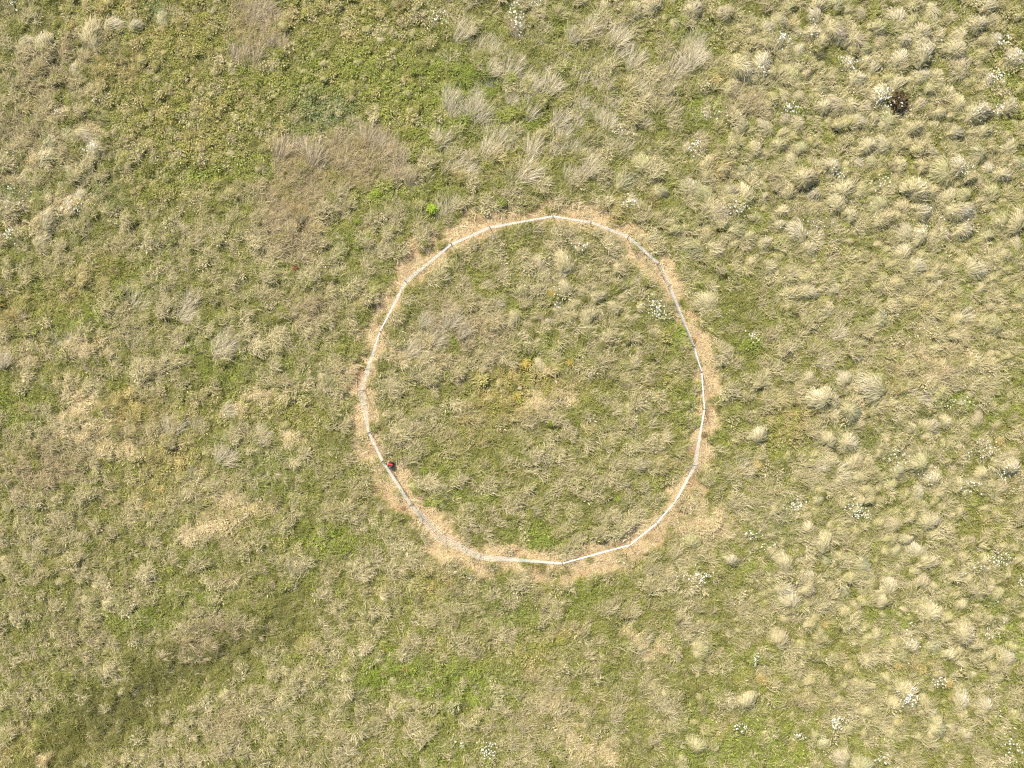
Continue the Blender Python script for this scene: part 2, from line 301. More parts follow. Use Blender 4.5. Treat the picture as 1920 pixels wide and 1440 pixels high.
# ground: thatch, moss and soil; 'litter' is the straw trodden in along the fence
def ground_material():
    m, nt, N, L = new_mat('meadow_ground')
    out = N.new('ShaderNodeOutputMaterial'); b = N.new('ShaderNodeBsdfPrincipled'); L.new(b.outputs[0], out.inputs[0])
    b.inputs['Roughness'].default_value = .95; b.inputs['Specular IOR Level'].default_value = .1
    tc = N.new('ShaderNodeTexCoord')
    def noise(scale, det):
        n = N.new('ShaderNodeTexNoise'); n.inputs['Scale'].default_value = scale; n.inputs['Detail'].default_value = det; n.inputs['Roughness'].default_value = .65
        L.new(tc.outputs['Object'], n.inputs['Vector']); return n
    n1 = noise(.9, 5); n2 = noise(7, 5); n3 = noise(38, 3)
    r1 = N.new('ShaderNodeValToRGB'); e = r1.color_ramp.elements
    e[0].position = .30; e[0].color = (.085, .085, .025, 1); e[1].position = .70; e[1].color = (.27, .22, .10, 1)
    x = r1.color_ramp.elements.new(.5); x.color = (.15, .145, .045, 1)
    add = N.new('ShaderNodeMath'); add.operation = 'MULTIPLY_ADD'; add.inputs[1].default_value = .5
    L.new(n1.outputs['Fac'], add.inputs[0])
    h2 = N.new('ShaderNodeMath'); h2.operation = 'MULTIPLY'; h2.inputs[1].default_value = .5; L.new(n2.outputs['Fac'], h2.inputs[0]); L.new(h2.outputs[0], add.inputs[2])
    L.new(add.outputs[0], r1.inputs['Fac'])
    r2 = N.new('ShaderNodeValToRGB'); e = r2.color_ramp.elements
    e[0].position = .33; e[0].color = (.34, .21, .10, 1); e[1].position = .62; e[1].color = (.64, .48, .29, 1)
    L.new(n2.outputs['Fac'], r2.inputs['Fac'])
    at_ = N.new('ShaderNodeAttribute'); at_.attribute_name = 'litter'
    mix = N.new('ShaderNodeMix'); mix.data_type = 'RGBA'
    L.new(at_.outputs['Fac'], mix.inputs['Factor']); L.new(r1.outputs[0], mix.inputs[6]); L.new(r2.outputs[0], mix.inputs[7])
    v = N.new('ShaderNodeMapRange'); v.inputs['From Min'].default_value = .3; v.inputs['From Max'].default_value = .7; v.inputs['To Min'].default_value = .6; v.inputs['To Max'].default_value = 1.35
    L.new(n3.outputs['Fac'], v.inputs['Value'])
    mu = N.new('ShaderNodeVectorMath'); mu.operation = 'MULTIPLY'; L.new(mix.outputs[2], mu.inputs[0]); L.new(v.outputs[0], mu.inputs[1]); L.new(mu.outputs[0], b.inputs['Base Color'])
    bp = N.new('ShaderNodeBump'); bp.inputs['Strength'].default_value = .8; bp.inputs['Distance'].default_value = .05
    L.new(n3.outputs['Fac'], bp.inputs['Height']); L.new(bp.outputs[0], b.inputs['Normal'])
    return m

# ------------------------------------------------------------------ the ground, one sheet to the horizon
XM, YM = 31.0, 25.0
def axis(half, step, far):
    c = np.arange(-half, half + 1e-6, step)
    o = half + np.cumsum(np.geomspace(step * 1.6, far * .35, 20))
    return np.concatenate([-o[::-1], c, o])
gx = axis(XM, .125, 500); gy = axis(YM, .125, 500)
GX, GY = np.meshgrid(gx, gy)
GZ = height_px(GX / S + 960, 720 - GY / S)
fade = np.clip((np.maximum(np.abs(GX) - XM, np.abs(GY) - YM)) / 20, 0, 1)
GZ = GZ * (1 - fade)
nx, ny = len(gx), len(gy)
me = bpy.data.meshes.new('ground')
me.vertices.add(nx * ny)
me.vertices.foreach_set('co', np.stack([GX, GY, GZ], -1).astype(np.float32).ravel())
ii = (np.arange(ny - 1)[:, None] * nx + np.arange(nx - 1)[None, :]).ravel()
quads = np.stack([ii, ii + 1, ii + nx + 1, ii + nx], -1)
me.loops.add(quads.size); me.loops.foreach_set('vertex_index', quads.ravel().astype(np.int32))
me.polygons.add(len(quads)); me.polygons.foreach_set('loop_start', np.arange(0, quads.size, 4, dtype=np.int32))
me.polygons.foreach_set('use_smooth', np.ones(len(quads), bool))
me.update(calc_edges=True)
lit = ring_band(GX / S + 960, 720 - GY / S) * .95
lit = np.clip(np.maximum(lit, .8 * np.clip(blobs(GX / S + 960, 720 - GY / S, PALE), 0, 1)), 0, 1)
a = me.attributes.new('litter', 'FLOAT', 'POINT'); a.data.foreach_set('value', lit.ravel().astype(np.float32))
g = link('ground', me, ground_material()); tag(g, kind='structure')

# ------------------------------------------------------------------ grass clump meshes
def blades_mesh(name, base, az, length, elev, droop, width, nseg, mat, roll=None, rnd=None, extra=None, mound=None):
    """ribbons: root at base, leaving at elevation elev towards az and bending down by droop along the blade"""
    n = len(az); ts = np.linspace(0, 1, nseg + 1)
    pos = base.astype(float).copy(); P = [pos.copy()]; az0 = az; curl = RNG.normal(0, .55, n)
    for k in range(nseg):
        tm = (ts[k] + ts[k + 1]) / 2
        e = elev - droop * tm; az = az0 + curl * (tm - .3)
        st = (length / nseg)[:, None] * np.stack([np.cos(e) * np.cos(az), np.cos(e) * np.sin(az), np.sin(e)], -1)
        pos = pos + st; pos[:, 2] = np.maximum(pos[:, 2], .006); P.append(pos.copy())
    if roll is None: roll = RNG.normal(0, .5, n)
    side = np.stack([-np.sin(az) * np.cos(roll), np.cos(az) * np.cos(roll), np.sin(roll)], -1)
    V = []; T = []
    for k in range(nseg):
        w = (width * (1 - .45 * ts[k] ** 2) / 2)[:, None] * (0.75 if k == 0 else 1)
        V += [P[k] - side * w, P[k] + side * w]; T += [ts[k], ts[k]]
    V.append(P[-1]); T.append(1.0)
    m = 2 * nseg + 1
    V = np.stack(V, 1).reshape(-1, 3); T = np.tile(np.array(T), n)
    off = np.arange(n) * m
    F = []
    for k in range(nseg - 1):
        q = np.stack([off + 2 * k, off + 2 * k + 1, off + 2 * k + 3, off + 2 * k + 2], -1); F += q.tolist()
    F += np.stack([off + 2 * nseg - 2, off + 2 * nseg - 1, off + 2 * nseg], -1).tolist()
    if rnd is None: rnd = RNG.random(n)
    R = np.repeat(rnd, m)
    nb = len(F)
    if extra is not None:
        ev, ef = extra; o = len(V); V = np.concatenate([V, ev]); F += [[i + o for i in f] for f in ef]
        T = np.concatenate([T, np.zeros(len(ev))]); R = np.concatenate([R, np.zeros(len(ev))])
    me = bpy.data.meshes.new(name); me.from_pydata(V.tolist(), [], F)
    for nm, val in (('rnd', R), ('along', T)):
        at_ = me.attributes.new(nm, 'FLOAT', 'POINT'); at_.data.foreach_set('value', val.astype(np.float32))
    me.materials.append(mat)
    if extra is not None:
        me.materials.append(mound or M_mound)
        mi = np.zeros(len(F), np.int32); mi[nb:] = 1; me.polygons.foreach_set('material_index', mi)
    me.update()
    return me

U = RNG.uniform
def disc(n, r):
    a = U(0, 2 * math.pi, n); q = r * np.sqrt(U(0, 1, n))
    return np.stack([q * np.cos(a), q * np.sin(a), np.zeros(n)], -1), a

def proto_mid(i):
    n = 46; b, a = disc(n, .20)
    az = RNG.normal(0, .75, n) + .5 * np.sin(a)
    return blades_mesh('mid%d' % i, b, az, U(.16, .42, n), U(.3, 1.15, n), U(.6, 1.9, n), U(.010, .020, n), 2, M_inst)
def proto_long(i):
    n = 44; b, a = disc(n, .13)
    az = RNG.normal(0, .42, n) + .25 * np.sin(a)
    return blades_mesh('long%d' % i, b, az, U(.32, .75, n), U(.35, 1.0, n), U(.4, 1.3, n), U(.008, .016, n), 3, M_inst)
def proto_leaf(i):
    n = 42; b, a = disc(n, .20)
    az = U(0, 6.283, n)
    return blades_mesh('leaf%d' % i, b + np.array([0, 0, .0]) + np.stack([0 * a, 0 * a, U(0, .06, n)], -1), az, U(.05, .13, n), U(.1, 1.2, n), U(.3, 1.5, n), U(.018, .036, n), 2, M_inst)
def proto_flat(i):
    n = 40; b, a = disc(n, .22); b[:, 2] = U(.005, .05, n)
    az = RNG.normal(0, 1.3, n)
    return blades_mesh('flat%d' % i, b, az, U(.12, .40, n), U(-.05, .22, n), U(0, .3, n), U(.009, .02, n), 2, M_inst, roll=RNG.normal(0, .25, n))

def tussock_mesh(name, i, mat, blades=290, R=.5, h=.36, comb=.5):
    n = blades
    a = U(0, 2 * math.pi, n); ph = U(0, 6.28, 3); lobe = lambda t: 1 + .20 * np.sin(2 * t + ph[0]) + .14 * np.sin(3 * t + ph[1]) + .07 * np.sin(5 * t + ph[2])
    qq = U(0, 1, n) ** .6; q = R * .86 * qq
    z = h * np.clip(1 - (q / R) ** 2, 0, 1) * .85
    lb = lobe(a); b = np.stack([q * lb * np.cos(a), q * lb * np.sin(a), z], -1)
    vx = np.cos(a) * (q / R) + comb; vy = np.sin(a) * (q / R)
    az = np.arctan2(vy, vx) + RNG.normal(0, .38, n)
    el = np.arctan(-1.7 * h * q * np.cos(az - a) / R ** 2) + RNG.normal(.22, .13, n)
    L = U(.14, .30, n)
    rn = np.clip(.24 + .75 * (q / R) ** 1.3 - .18 * np.cos(a - .0) + RNG.normal(0, .2, n), 0, 1)
    # mound
    ev = [(0, 0, h * .84)]; ef = []; ns, nr = 12, 3
    for r in range(1, nr + 1):
        rr = R * .9 * r / nr
        for k in range(ns):
            t = 2 * math.pi * k / ns; jr = rr * float(lobe(t))
            ev.append((jr * math.cos(t), jr * math.sin(t), h * .84 * (1 - (rr / (R * .9)) ** 2) - (.05 if r == nr else 0)))
    for k in range(ns): ef.append([0, 1 + k, 1 + (k + 1) % ns])
    for r in range(nr - 1):
        for k in range(ns):
            p = 1 + r * ns; ef.append([p + k, p + ns + k, p + ns + (k + 1) % ns, p + (k + 1) % ns])
    return blades_mesh(name, b, az, L, el, U(.35, 1.0, n), U(.010, .019, n), 3, mat, rnd=rn, extra=(np.array(ev), ef))

def proto_collection(name, meshes):
    c = bpy.data.collections.new(name)
    for k, m_ in enumerate(meshes):
        o = bpy.data.objects.new('%s_%02d' % (name, k), m_); c.objects.link(o)
    return c

def scatter(name, coll, x, y, z, rot, scl, idx, col, col2, label, cat):
    n = len(x)
    me = bpy.data.meshes.new(name); me.vertices.add(n)
    me.vertices.foreach_set('co', np.stack([x, y, z], -1).astype(np.float32).ravel())
    def att(nm, typ, val, key):
        q = me.attributes.new(nm, typ, 'POINT'); q.data.foreach_set(key, np.ascontiguousarray(val).ravel())
    att('rot', 'FLOAT_VECTOR', rot.astype(np.float32), 'vector'); att('scl', 'FLOAT_VECTOR', scl.astype(np.float32), 'vector')
    att('idx', 'INT', idx.astype(np.int32), 'value')
    att('col', 'FLOAT_VECTOR', col.astype(np.float32), 'vector'); att('col2', 'FLOAT_VECTOR', col2.astype(np.float32), 'vector')
    o = link(name, me); tag(o, label, cat, kind='stuff')
    ng = bpy.data.node_groups.new(name + '_scatter', 'GeometryNodeTree')
    ng.interface.new_socket('Geometry', in_out='INPUT', socket_type='NodeSocketGeometry')
    ng.interface.new_socket('Geometry', in_out='OUTPUT', socket_type='NodeSocketGeometry')
    N, L = ng.nodes, ng.links
    gi = N.new('NodeGroupInput'); go = N.new('NodeGroupOutput')
    ip = N.new('GeometryNodeInstanceOnPoints'); ci = N.new('GeometryNodeCollectionInfo')
    ci.inputs['Collection'].default_value = coll; ci.inputs['Separate Children'].default_value = True; ci.inputs['Reset Children'].default_value = True
    def named(nm, typ):
        q = N.new('GeometryNodeInputNamedAttribute'); q.data_type = typ; q.inputs['Name'].default_value = nm; return q.outputs['Attribute']
    er = N.new('FunctionNodeEulerToRotation'); L.new(named('rot', 'FLOAT_VECTOR'), er.inputs[0])
    L.new(gi.outputs[0], ip.inputs['Points']); L.new(ci.outputs[0], ip.inputs['Instance'])
    ip.inputs['Pick Instance'].default_value = True
    L.new(named('idx', 'INT'), ip.inputs['Instance Index']); L.new(er.outputs[0], ip.inputs['Rotation']); L.new(named('scl', 'FLOAT_VECTOR'), ip.inputs['Scale'])
    L.new(ip.outputs[0], go.inputs[0])
    mod = o.modifiers.new('scatter', 'NODES'); mod.node_group = ng
    return o

C_ = lambda *a: np.array(a)
STRAW_PALE = C_(.77, .665, .44); STRAW_GREY = C_(.55, .475, .275); STRAW_PINK = C_(.58, .47, .30); STRAW_YEL = C_(.58, .47, .20); OCHRE = C_(.50, .345, .10)
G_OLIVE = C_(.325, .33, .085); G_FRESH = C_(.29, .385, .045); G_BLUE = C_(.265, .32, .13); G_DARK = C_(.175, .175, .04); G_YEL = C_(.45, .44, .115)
LITTER = C_(.80, .63, .40); RUST = C_(.46, .27, .14); LITTER_Y = C_(.78, .64, .38)

def lerp(a, b, t): return a + (b - a) * np.asarray(t)[:, None]

def tint(F, n):
    """straw and green tint of every clump from what grows there, plus the dark patches"""
    r = U(0, 1, (6, n))
    r[0] = .45 * r[0] + .55 * F['cell1']; r[1] = .35 * r[1] + .65 * F['cell2']; r[2] = .4 * r[2] + .6 * (F['cell1'] * 7.3 % 1); r[3] = .3 * r[3] + .7 * (F['cell2'] * 5.7 % 1); r[4] = .5 * r[4] + .5 * (F['cell2'] * 9.1 % 1)
    straw = lerp(np.tile(STRAW_GREY, (n, 1)), STRAW_PALE, r[0] * .9)
    straw = lerp(straw, STRAW_PINK, np.clip(F['brown'] * 1.0 + .40 * (r[1] > .78), 0, 1))
    straw = lerp(straw, STRAW_YEL, np.clip(F['yellow'] * .8 * (r[2] > .25) + .6 * F['olive'] * (r[2] > .45), 0, 1))
    straw = lerp(straw, OCHRE, (F['yellow'] * (r[3] > .8)) * .7)
    straw = lerp(straw, LITTER_Y, np.clip(F['pale'], 0, 1) * .6)
    green = lerp(np.tile(G_OLIVE, (n, 1)), G_FRESH, np.clip(F['fresh'] * (.5 + .8 * r[4]) + .35 * (r[4] > .72), 0, 1))
    green = lerp(green, G_YEL, np.clip(.75 * F['yellow'] + .75 * F['olive'] * r[0] + .2 * r[1], 0, 1))
    green = lerp(green, G_BLUE, np.clip(F['blue'], 0, 1))
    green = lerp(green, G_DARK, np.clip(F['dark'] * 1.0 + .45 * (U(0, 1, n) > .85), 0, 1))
    green = green * U(.82, 1.2, (n, 1)); straw = straw * U(.82, 1.12, (n, 1))
    return straw, green

def grid_points(step, mask=None, ux=XM, uy=YM):
    nx_, ny_ = int(2 * ux / step), int(2 * uy / step)
    X, Y = np.meshgrid((np.arange(nx_) + .5) * step - ux, (np.arange(ny_) + .5) * step - uy)
    x = X.ravel() + U(-.55, .55, X.size) * step; y = Y.ravel() + U(-.55, .55, Y.size) * step
    return x, y

def tile(tx, ty, pts): return [(tx + a / 3, ty + b / 3) for a, b in pts]
T3 = [(60, 60), (240, 80), (470, 170), (540, 130), (640, 190), (725, 190), (740, 90), (860, 30), (870, 110), (1000, 85), (590, 50), (760, 30), (640, 300), (860, 180), (960, 240), (1010, 280), (1100, 160), (1110, 240), (1200, 110), (1265, 145), (1240, 230), (1330, 190), (1335, 255), (1440, 200), (1400, 70), (1500, 110), (1560, 210), (1640, 150), (1740, 110), (1690, 50), (1750, 230), (1520, 290), (1340, 310), (1860, 330), (1550, 390), (1210, 340), (1060, 390), (920, 370), (430, 380), (330, 385), (600, 430), (690, 420), (280, 490), (970, 450), (770, 510), (650, 545), (560, 540), (1440, 420), (1340, 430), (1100, 540), (1190, 480), (1500, 520), (1720, 440), (1560, 575), (940, 600), (790, 600), (870, 590), (1010, 610), (990, 680), (1060, 670), (1140, 680), (640, 690), (130, 650), (320, 720), (460, 720), (400, 840), (660, 840), (540, 820), (30, 830), (130, 930), (350, 960), (600, 920), (570, 680), (1330, 590), (1440, 640), (1410, 700), (1650, 640), (1760, 640), (1300, 720), (1540, 740), (1690, 740), (1830, 820), (1820, 600), (1040, 820), (1120, 820), (970, 920), (1060, 920), (1400, 860), (1440, 910), (1340, 940), (1220, 930), (830, 940), (680, 1000), (740, 1090), (590, 1080), (450, 1110), (270, 1080), (340, 1100), (40, 1060), (110, 1090), (410, 1230), (300, 1300), (190, 1200), (560, 1190), (540, 1270), (860, 1150), (760, 1170), (850, 1240), (900, 1070), (1000, 1080), (810, 1060), (940, 1210), (1090, 1160), (1120, 1230), (1230, 1170), (1310, 1070), (1390, 1080), (1340, 1190), (1470, 1120), (1450, 970), (1530, 940), (1480, 1220), (1550, 1190), (1580, 1100), (1650, 870), (1700, 960), (1720, 1090), (1780, 990), (1790, 1240), (1860, 1250), (1880, 920), (1240, 1320), (1330, 1330), (1140, 1410), (1240, 1420), (360, 1390), (130, 1320), (60, 1400), (180, 1410), (640, 1310), (770, 1330), (460, 1370), (700, 1400), (1450, 1320), (1700, 1330), (1580, 1290), (1860, 1390)]
T6 = [(490, 60), (130, 260), (800, 300), (1090, 350), (900, 700), (700, 690), (1060, 740), (770, 800), (840, 820), (850, 890), (940, 870), (1000, 945), (1100, 840), (1800, 850), (1640, 920), (1760, 950), (1140, 1030), (920, 1045), (810, 1030), (1270, 970), (1470, 930), (1390, 960), (1320, 1160), (1310, 1330), (600, 1340), (760, 1370), (1500, 1200), (1400, 1250), (1200, 1215), (1160, 1290), (1830, 1180), (1780, 1290), (1860, 1110), (1310, 60), (1430, 160), (840, 190), (700, 200), (1630, 80), (1740, 390), (420, 1010), (960, 1160)]
T9 = [(50, 160), (700, 90), (775, 170), (640, 215), (560, 280), (800, 270), (1000, 290), (1220, 310), (1310, 220), (1190, 220), (1180, 70), (1260, 150), (1600, 160), (1380, 50), (1370, 280), (1480, 290), (700, 360), (700, 430), (560, 420), (600, 500), (900, 430), (1050, 400), (1150, 400), (1260, 410), (1340, 390), (1120, 500), (1440, 470), (1560, 520), (1700, 430), (1760, 460), (1810, 600), (1390, 560), (1440, 650), (1570, 680), (1400, 740), (1280, 750), (1210, 800), (1480, 790), (1720, 800), (1800, 810), (1620, 910), (1760, 930), (1240, 990), (1400, 1130), (1560, 1050), (1690, 1080), (1510, 1210), (1420, 1200), (790, 1290), (360, 1060), (540, 710), (100, 780), (80, 1300), (1000, 1410), (890, 1380), (1580, 1240), (270, 270)]
T5 = [(1110, 50), (1250, 40), (1150, 110), (1230, 115), (1350, 100), (1260, 180), (1340, 205), (1420, 170), (1440, 230), (1540, 150), (1660, 130), (1100, 340), (1050, 380), (1170, 370), (1210, 305), (1310, 270), (1390, 340), (1540, 290), (1640, 350), (820, 170), (880, 260), (970, 350), (1450, 330), (1590, 230), (1180, 210), (1120, 630), (1240, 820), (1680, 1170), (1720, 690)]
T1 = [(520, 190), (640, 140), (760, 140), (20, 150), (260, 250), (460, 290), (430, 400), (370, 760), (480, 760), (280, 800), (260, 890), (380, 940), (540, 830), (130, 980), (390, 1150), (280, 1240), (100, 1290), (240, 1350), (150, 240), (190, 350), (920, 110), (460, 1110)]
T2 = [(1490, 40), (1650, 60), (1740, 40), (1870, 140), (1700, 930), (1590, 1020), (1790, 1080), (1640, 1130), (1750, 1330), (1880, 1300)]
TUSS = tile(1280, 0, T3) + tile(1280, 480, T6) + tile(1280, 960, T9) + tile(640, 480, T5) + tile(0, 0, T1) + tile(640, 0, T2)
FLOWERS = [(967, 23, 9, 20, 46), (973, 50, 7, 14, 24), (827, 37, 13, 9, 26), (1007, 13, 8, 6, 9), (1167, 253, 12, 6, 12), (1463, 80, 9, 9, 42), (1480, 207, 12, 7, 34), (1650, 187, 14, 12, 60), (1680, 193, 9, 12, 9), (1423, 133, 14, 10, 18), (1860, 147, 13, 9, 46), (1873, 80, 10, 6, 20),
           (1900, 110, 12, 12, 26), (1800, 320, 9, 9, 22), (1300, 283, 6, 10, 20), (1563, 330, 9, 8, 16), (1387, 393, 18, 10, 20), (1587, 120, 18, 12, 30), (1827, 213, 10, 8, 24), (1863, 207, 8, 6, 14), (1647, 347, 20, 10, 18), (1224, 572, 14, 12, 34), (1234, 588, 9, 9, 26),
           (1180, 381, 10, 8, 20), (1092, 463, 16, 5, 12), (1045, 560, 5, 22, 10), (1410, 630, 10, 8, 12), (1780, 757, 24, 8, 16), (1677, 857, 12, 9, 18), (1840, 840, 22, 14, 30), (1813, 910, 16, 14, 24), (1873, 883, 14, 10, 18), (1487, 943, 14, 8, 30), (1597, 950, 14, 6, 20),
           (1740, 887, 12, 9, 14), (1407, 1000, 10, 7, 16), (1427, 1027, 14, 6, 12), (1313, 1077, 22, 8, 40), (1613, 963, 14, 5, 22), (1870, 1047, 14, 8, 34), (1827, 1060, 12, 7, 14), (1907, 1087, 7, 9, 12), (1413, 1233, 6, 10, 16), (1698, 1302, 11, 11, 64), (1567, 1353, 7, 9, 44),
           (1497, 1377, 8, 6, 20), (1383, 1357, 11, 7, 20), (1760, 1273, 9, 6, 20), (1897, 1393, 20, 18, 36), (1650, 1417, 10, 7, 12), (180, 277, 9, 8, 22), (147, 390, 12, 12, 26), (117, 213, 7, 5, 10), (37, 370, 16, 14, 22), (27, 437, 10, 8, 22), (33, 17, 14, 9, 12), (15, 290, 14, 8, 8),
           (913, 1400, 10, 12, 44), (867, 1390, 7, 4, 6), (1042, 715, 2, 2, 3), (1700, 1190, 20, 20, 14), (1850, 1180, 20, 20, 16), (1520, 60, 20, 20, 12), (1720, 100, 30, 26, 14), (1350, 220, 20, 14, 14), (1500, 420, 40, 20, 14), (1760, 420, 40, 30, 16), (1700, 620, 40, 30, 14)]
CUSH = {
    'out': [(690, 445), (706, 365), (698, 372, .8), (170, 643, .9), (1345, 265, .9), (1500, 50, .8), (668, 415, .8), (1185, 135, .9), (941, 380, .9), (1350, 530, .7), (820, 352, .8), (345, 655, .8), (597, 592, .7), (405, 895, .6)],
    'lime': [(811, 392, 1.25)],
    'in': [(800, 941), (859, 928, 1.0), (915, 930, 1.35), (795, 882, .8), (831, 880, .8), (1083, 793, 1.0), (850, 641, .7), (1033, 794, .7), (1158, 935, .9)],
    'ochre': [(1340, 150, 1.4), (1350, 172, 1), (247, 735, 1.5), (340, 868, 1.6), (276, 948, 1.2), (1777, 1280, 1.3), (1723, 1252, 1.5), (1682, 1246, .9), (1597, 1017, .9), (1525, 823, .9), (1420, 872, 1.0), (57, 302, 1.0), (134, 50, 1.1), (1428, 1272, 1.1), (1547, 1172, .9), (305, 917, .8), (1782, 1305, .9), (1873, 828, 1.1)],
    'mound': [(902, 712, 1.9)],
    'ochre_in': [(1033, 550, .9), (1070, 680, 1.0), (985, 683, 1.2), (970, 742, .9)],
    'dock': [(380, 313, .6), (663, 462, .6), (554, 504, .7)], 'rust': [(762, 1255, .6)],
    'dead': [(1299, 640, .75), (1320, 815, .6), (757, 953, .6)],
    'heather': [(1681, 193, 2.05)],
}
EXCL = [(p[0], p[1], 6.5 * (p[2] if len(p) > 2 else 1)) for q in CUSH.values() for p in q] + [(734, 870, 12), (975, 728, 8)]
def not_covered(u, v, extra=0.0):
    ok = np.ones(u.shape, bool)
    for ex, ey, er in EXCL: ok &= np.hypot(u - ex, v - ey) > er + extra
    return ok
def tuss_near(u, v):
    d = np.full(u.shape, 1e9)
    for px, py in TUSS: d = np.minimum(d, np.hypot(u - px, v - py))
    return d
# ------------------------------------------------------------------ meadow grass (turf)
P_MID = proto_collection('proto_turf', [proto_mid(i) for i in range(5)] + [proto_leaf(i) for i in range(4)])
P_LONG = proto_collection('proto_long', [proto_long(i) for i in range(6)])
P_FLAT = proto_collection('proto_flat', [proto_flat(i) for i in range(4)])

def rots(lean, jit, tilt=.08):
    n = len(lean)
    return np.stack([RNG.normal(0, tilt, n), RNG.normal(0, tilt, n), lean + RNG.normal(0, jit, n)], -1)

x, y = grid_points(.225)
u, v = x / S + 960, 720 - y / S
F = fields(u, v); n = len(x)
keep = (U(0, 1, n) > F['band'] * .9) & not_covered(u, v) & (tuss_near(u, v) > 11)
x, y, u, v = x[keep], y[keep], u[keep], v[keep]; F = {k: q[keep] for k, q in F.items()}; n = len(x)
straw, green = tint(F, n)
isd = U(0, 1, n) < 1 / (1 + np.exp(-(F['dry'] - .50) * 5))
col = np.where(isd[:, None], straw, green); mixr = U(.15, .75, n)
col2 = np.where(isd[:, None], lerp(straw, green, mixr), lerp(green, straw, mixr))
leaf = U(0, 1, n) < np.clip(.12 + .65 * F['olive'] + .3 * F['fresh'] + .4 * F['pale'], 0, .8) * (1 - F['brown'])
idx = np.where(leaf, RNG.integers(5, 9, n), RNG.integers(0, 5, n))
s = (.62 + .75 * F['len']) * U(.75, 1.25, n); s = np.where(leaf, U(.8, 1.5, n), s)
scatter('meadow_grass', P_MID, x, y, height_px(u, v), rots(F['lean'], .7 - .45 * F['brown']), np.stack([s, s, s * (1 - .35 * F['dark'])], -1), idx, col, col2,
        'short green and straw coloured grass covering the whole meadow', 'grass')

# long dry grass
x, y = grid_points(.33)
u, v = x / S + 960, 720 - y / S
F = fields(u, v); n = len(x)
pr = np.clip((F['dry'] - .36) * 1.5, 0, 1) * np.clip(F['len'] * 1.6 - .25, 0, 1) * (1 - F['band'])
pr = np.maximum(pr, F['brown'] * .98 * (1 - F['band']))
keep = (U(0, 1, n) < pr) & not_covered(u, v, 5) & (tuss_near(u, v) > 19)
x, y, u, v = x[keep], y[keep], u[keep], v[keep]; F = {k: q[keep] for k, q in F.items()}; n = len(x)
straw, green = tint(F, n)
fr = U(0, 1, n) < .16 * (1 - F['brown'])
col = np.where(fr[:, None], lerp(green, straw, np.full(n, .25)), straw); col2 = lerp(straw, green, U(.2, .7, n) * (1 - .6 * F['brown']))
s = (.55 + .6 * F['len']) * U(.75, 1.2, n)
scatter('dry_grass', P_LONG, x, y, height_px(u, v), rots(F['lean'], .35 - .15 * F['brown']), np.stack([s, s, s], -1), RNG.integers(0, 6, n), col, col2,
        'long bleached grass blades lying over the green turf', 'grass')

# straw trodden flat along the fence and on the bare patches
x, y = grid_points(.17)
u, v = x / S + 960, 720 - y / S
bd = np.maximum(ring_band(u, v), np.clip(blobs(u, v, PALE), 0, 1) * .9)
keep = (U(0, 1, len(x)) < bd * .8) & not_covered(u, v, -3)
x, y, u, v = x[keep], y[keep], u[keep], v[keep]; n = len(x)
rust = np.clip(fbm(u, v, 24, 61) * 2.0 - .2, 0, 1) * ring_band(u, v)
c0 = lerp(np.tile(LITTER, (n, 1)), LITTER_Y, U(0, 1, n)); c0 = lerp(c0, STRAW_PALE, U(0, .6, n) * (1 - ring_band(u, v) * .6)); c0 = lerp(c0, RUST, rust * U(.3, 1, n))
s = U(.6, 1.15, n)
scatter('trampled_straw', P_FLAT, x, y, height_px(u, v) + .01, rots(U(0, 6.28, n), .5, .03), np.stack([s, s, s], -1), RNG.integers(0, 4, n), c0, lerp(c0, RUST, U(.0, .5, n)),
        'pale orange straw trodden flat along the white fence', 'straw')

# ------------------------------------------------------------------ tussocks, one object each
tm_normal = [tussock_mesh('tussock_%d' % i, i, M_obj, 290, .5, .30 + .03 * (i % 4), .3 + .12 * (i % 5)) for i in range(11)]
tm_low = [tussock_mesh('low_tussock_%d' % i, i + 9, M_obj, 190, .5, .2, .9) for i in range(4)]
cnt = 0
TP = np.array(TUSS)
t_in = inside_ring(TP[:, 0], TP[:, 1])
KIND_WORDS = {'flower': 'pale domed grass tussock speckled with small white flowers', 'cream': 'cream topped domed grass tussock', 'green': 'grey green domed grass tussock', 'tan': 'tan brown domed grass tussock', 'inside': 'low straw coloured grass tussock'}
def tussock_label(kind, px, py, size):
    one = np.array([float(px)]), np.array([float(py)])
    word = KIND_WORDS[kind]; word = word.replace('domed', 'broad domed' if size > 1.1 else ('small domed' if size < .95 else 'domed'))
    if kind == 'inside': place = 'inside the fence ring' + (' near its wire' if seg_dist(*one, RING, True)[0] < 60 else ', away from its wire')
    elif math.hypot(px - 1681, py - 193) < 75: place = 'beside the dark heather bush'
    elif seg_dist(*one, RING, True)[0] < 95: place = 'just outside the trampled straw ring'
    elif min(math.hypot(px - q[0], py - q[1]) for q in CUSH['ochre']) < 42: place = 'beside an ochre moss mound'
    elif min(seg_dist(*one, f[0])[0] for f in FURROWS) < 30: place = 'beside a dark furrow'
    else: place = 'out on the open meadow'
    return word + ' ' + place, word + 's ' + place
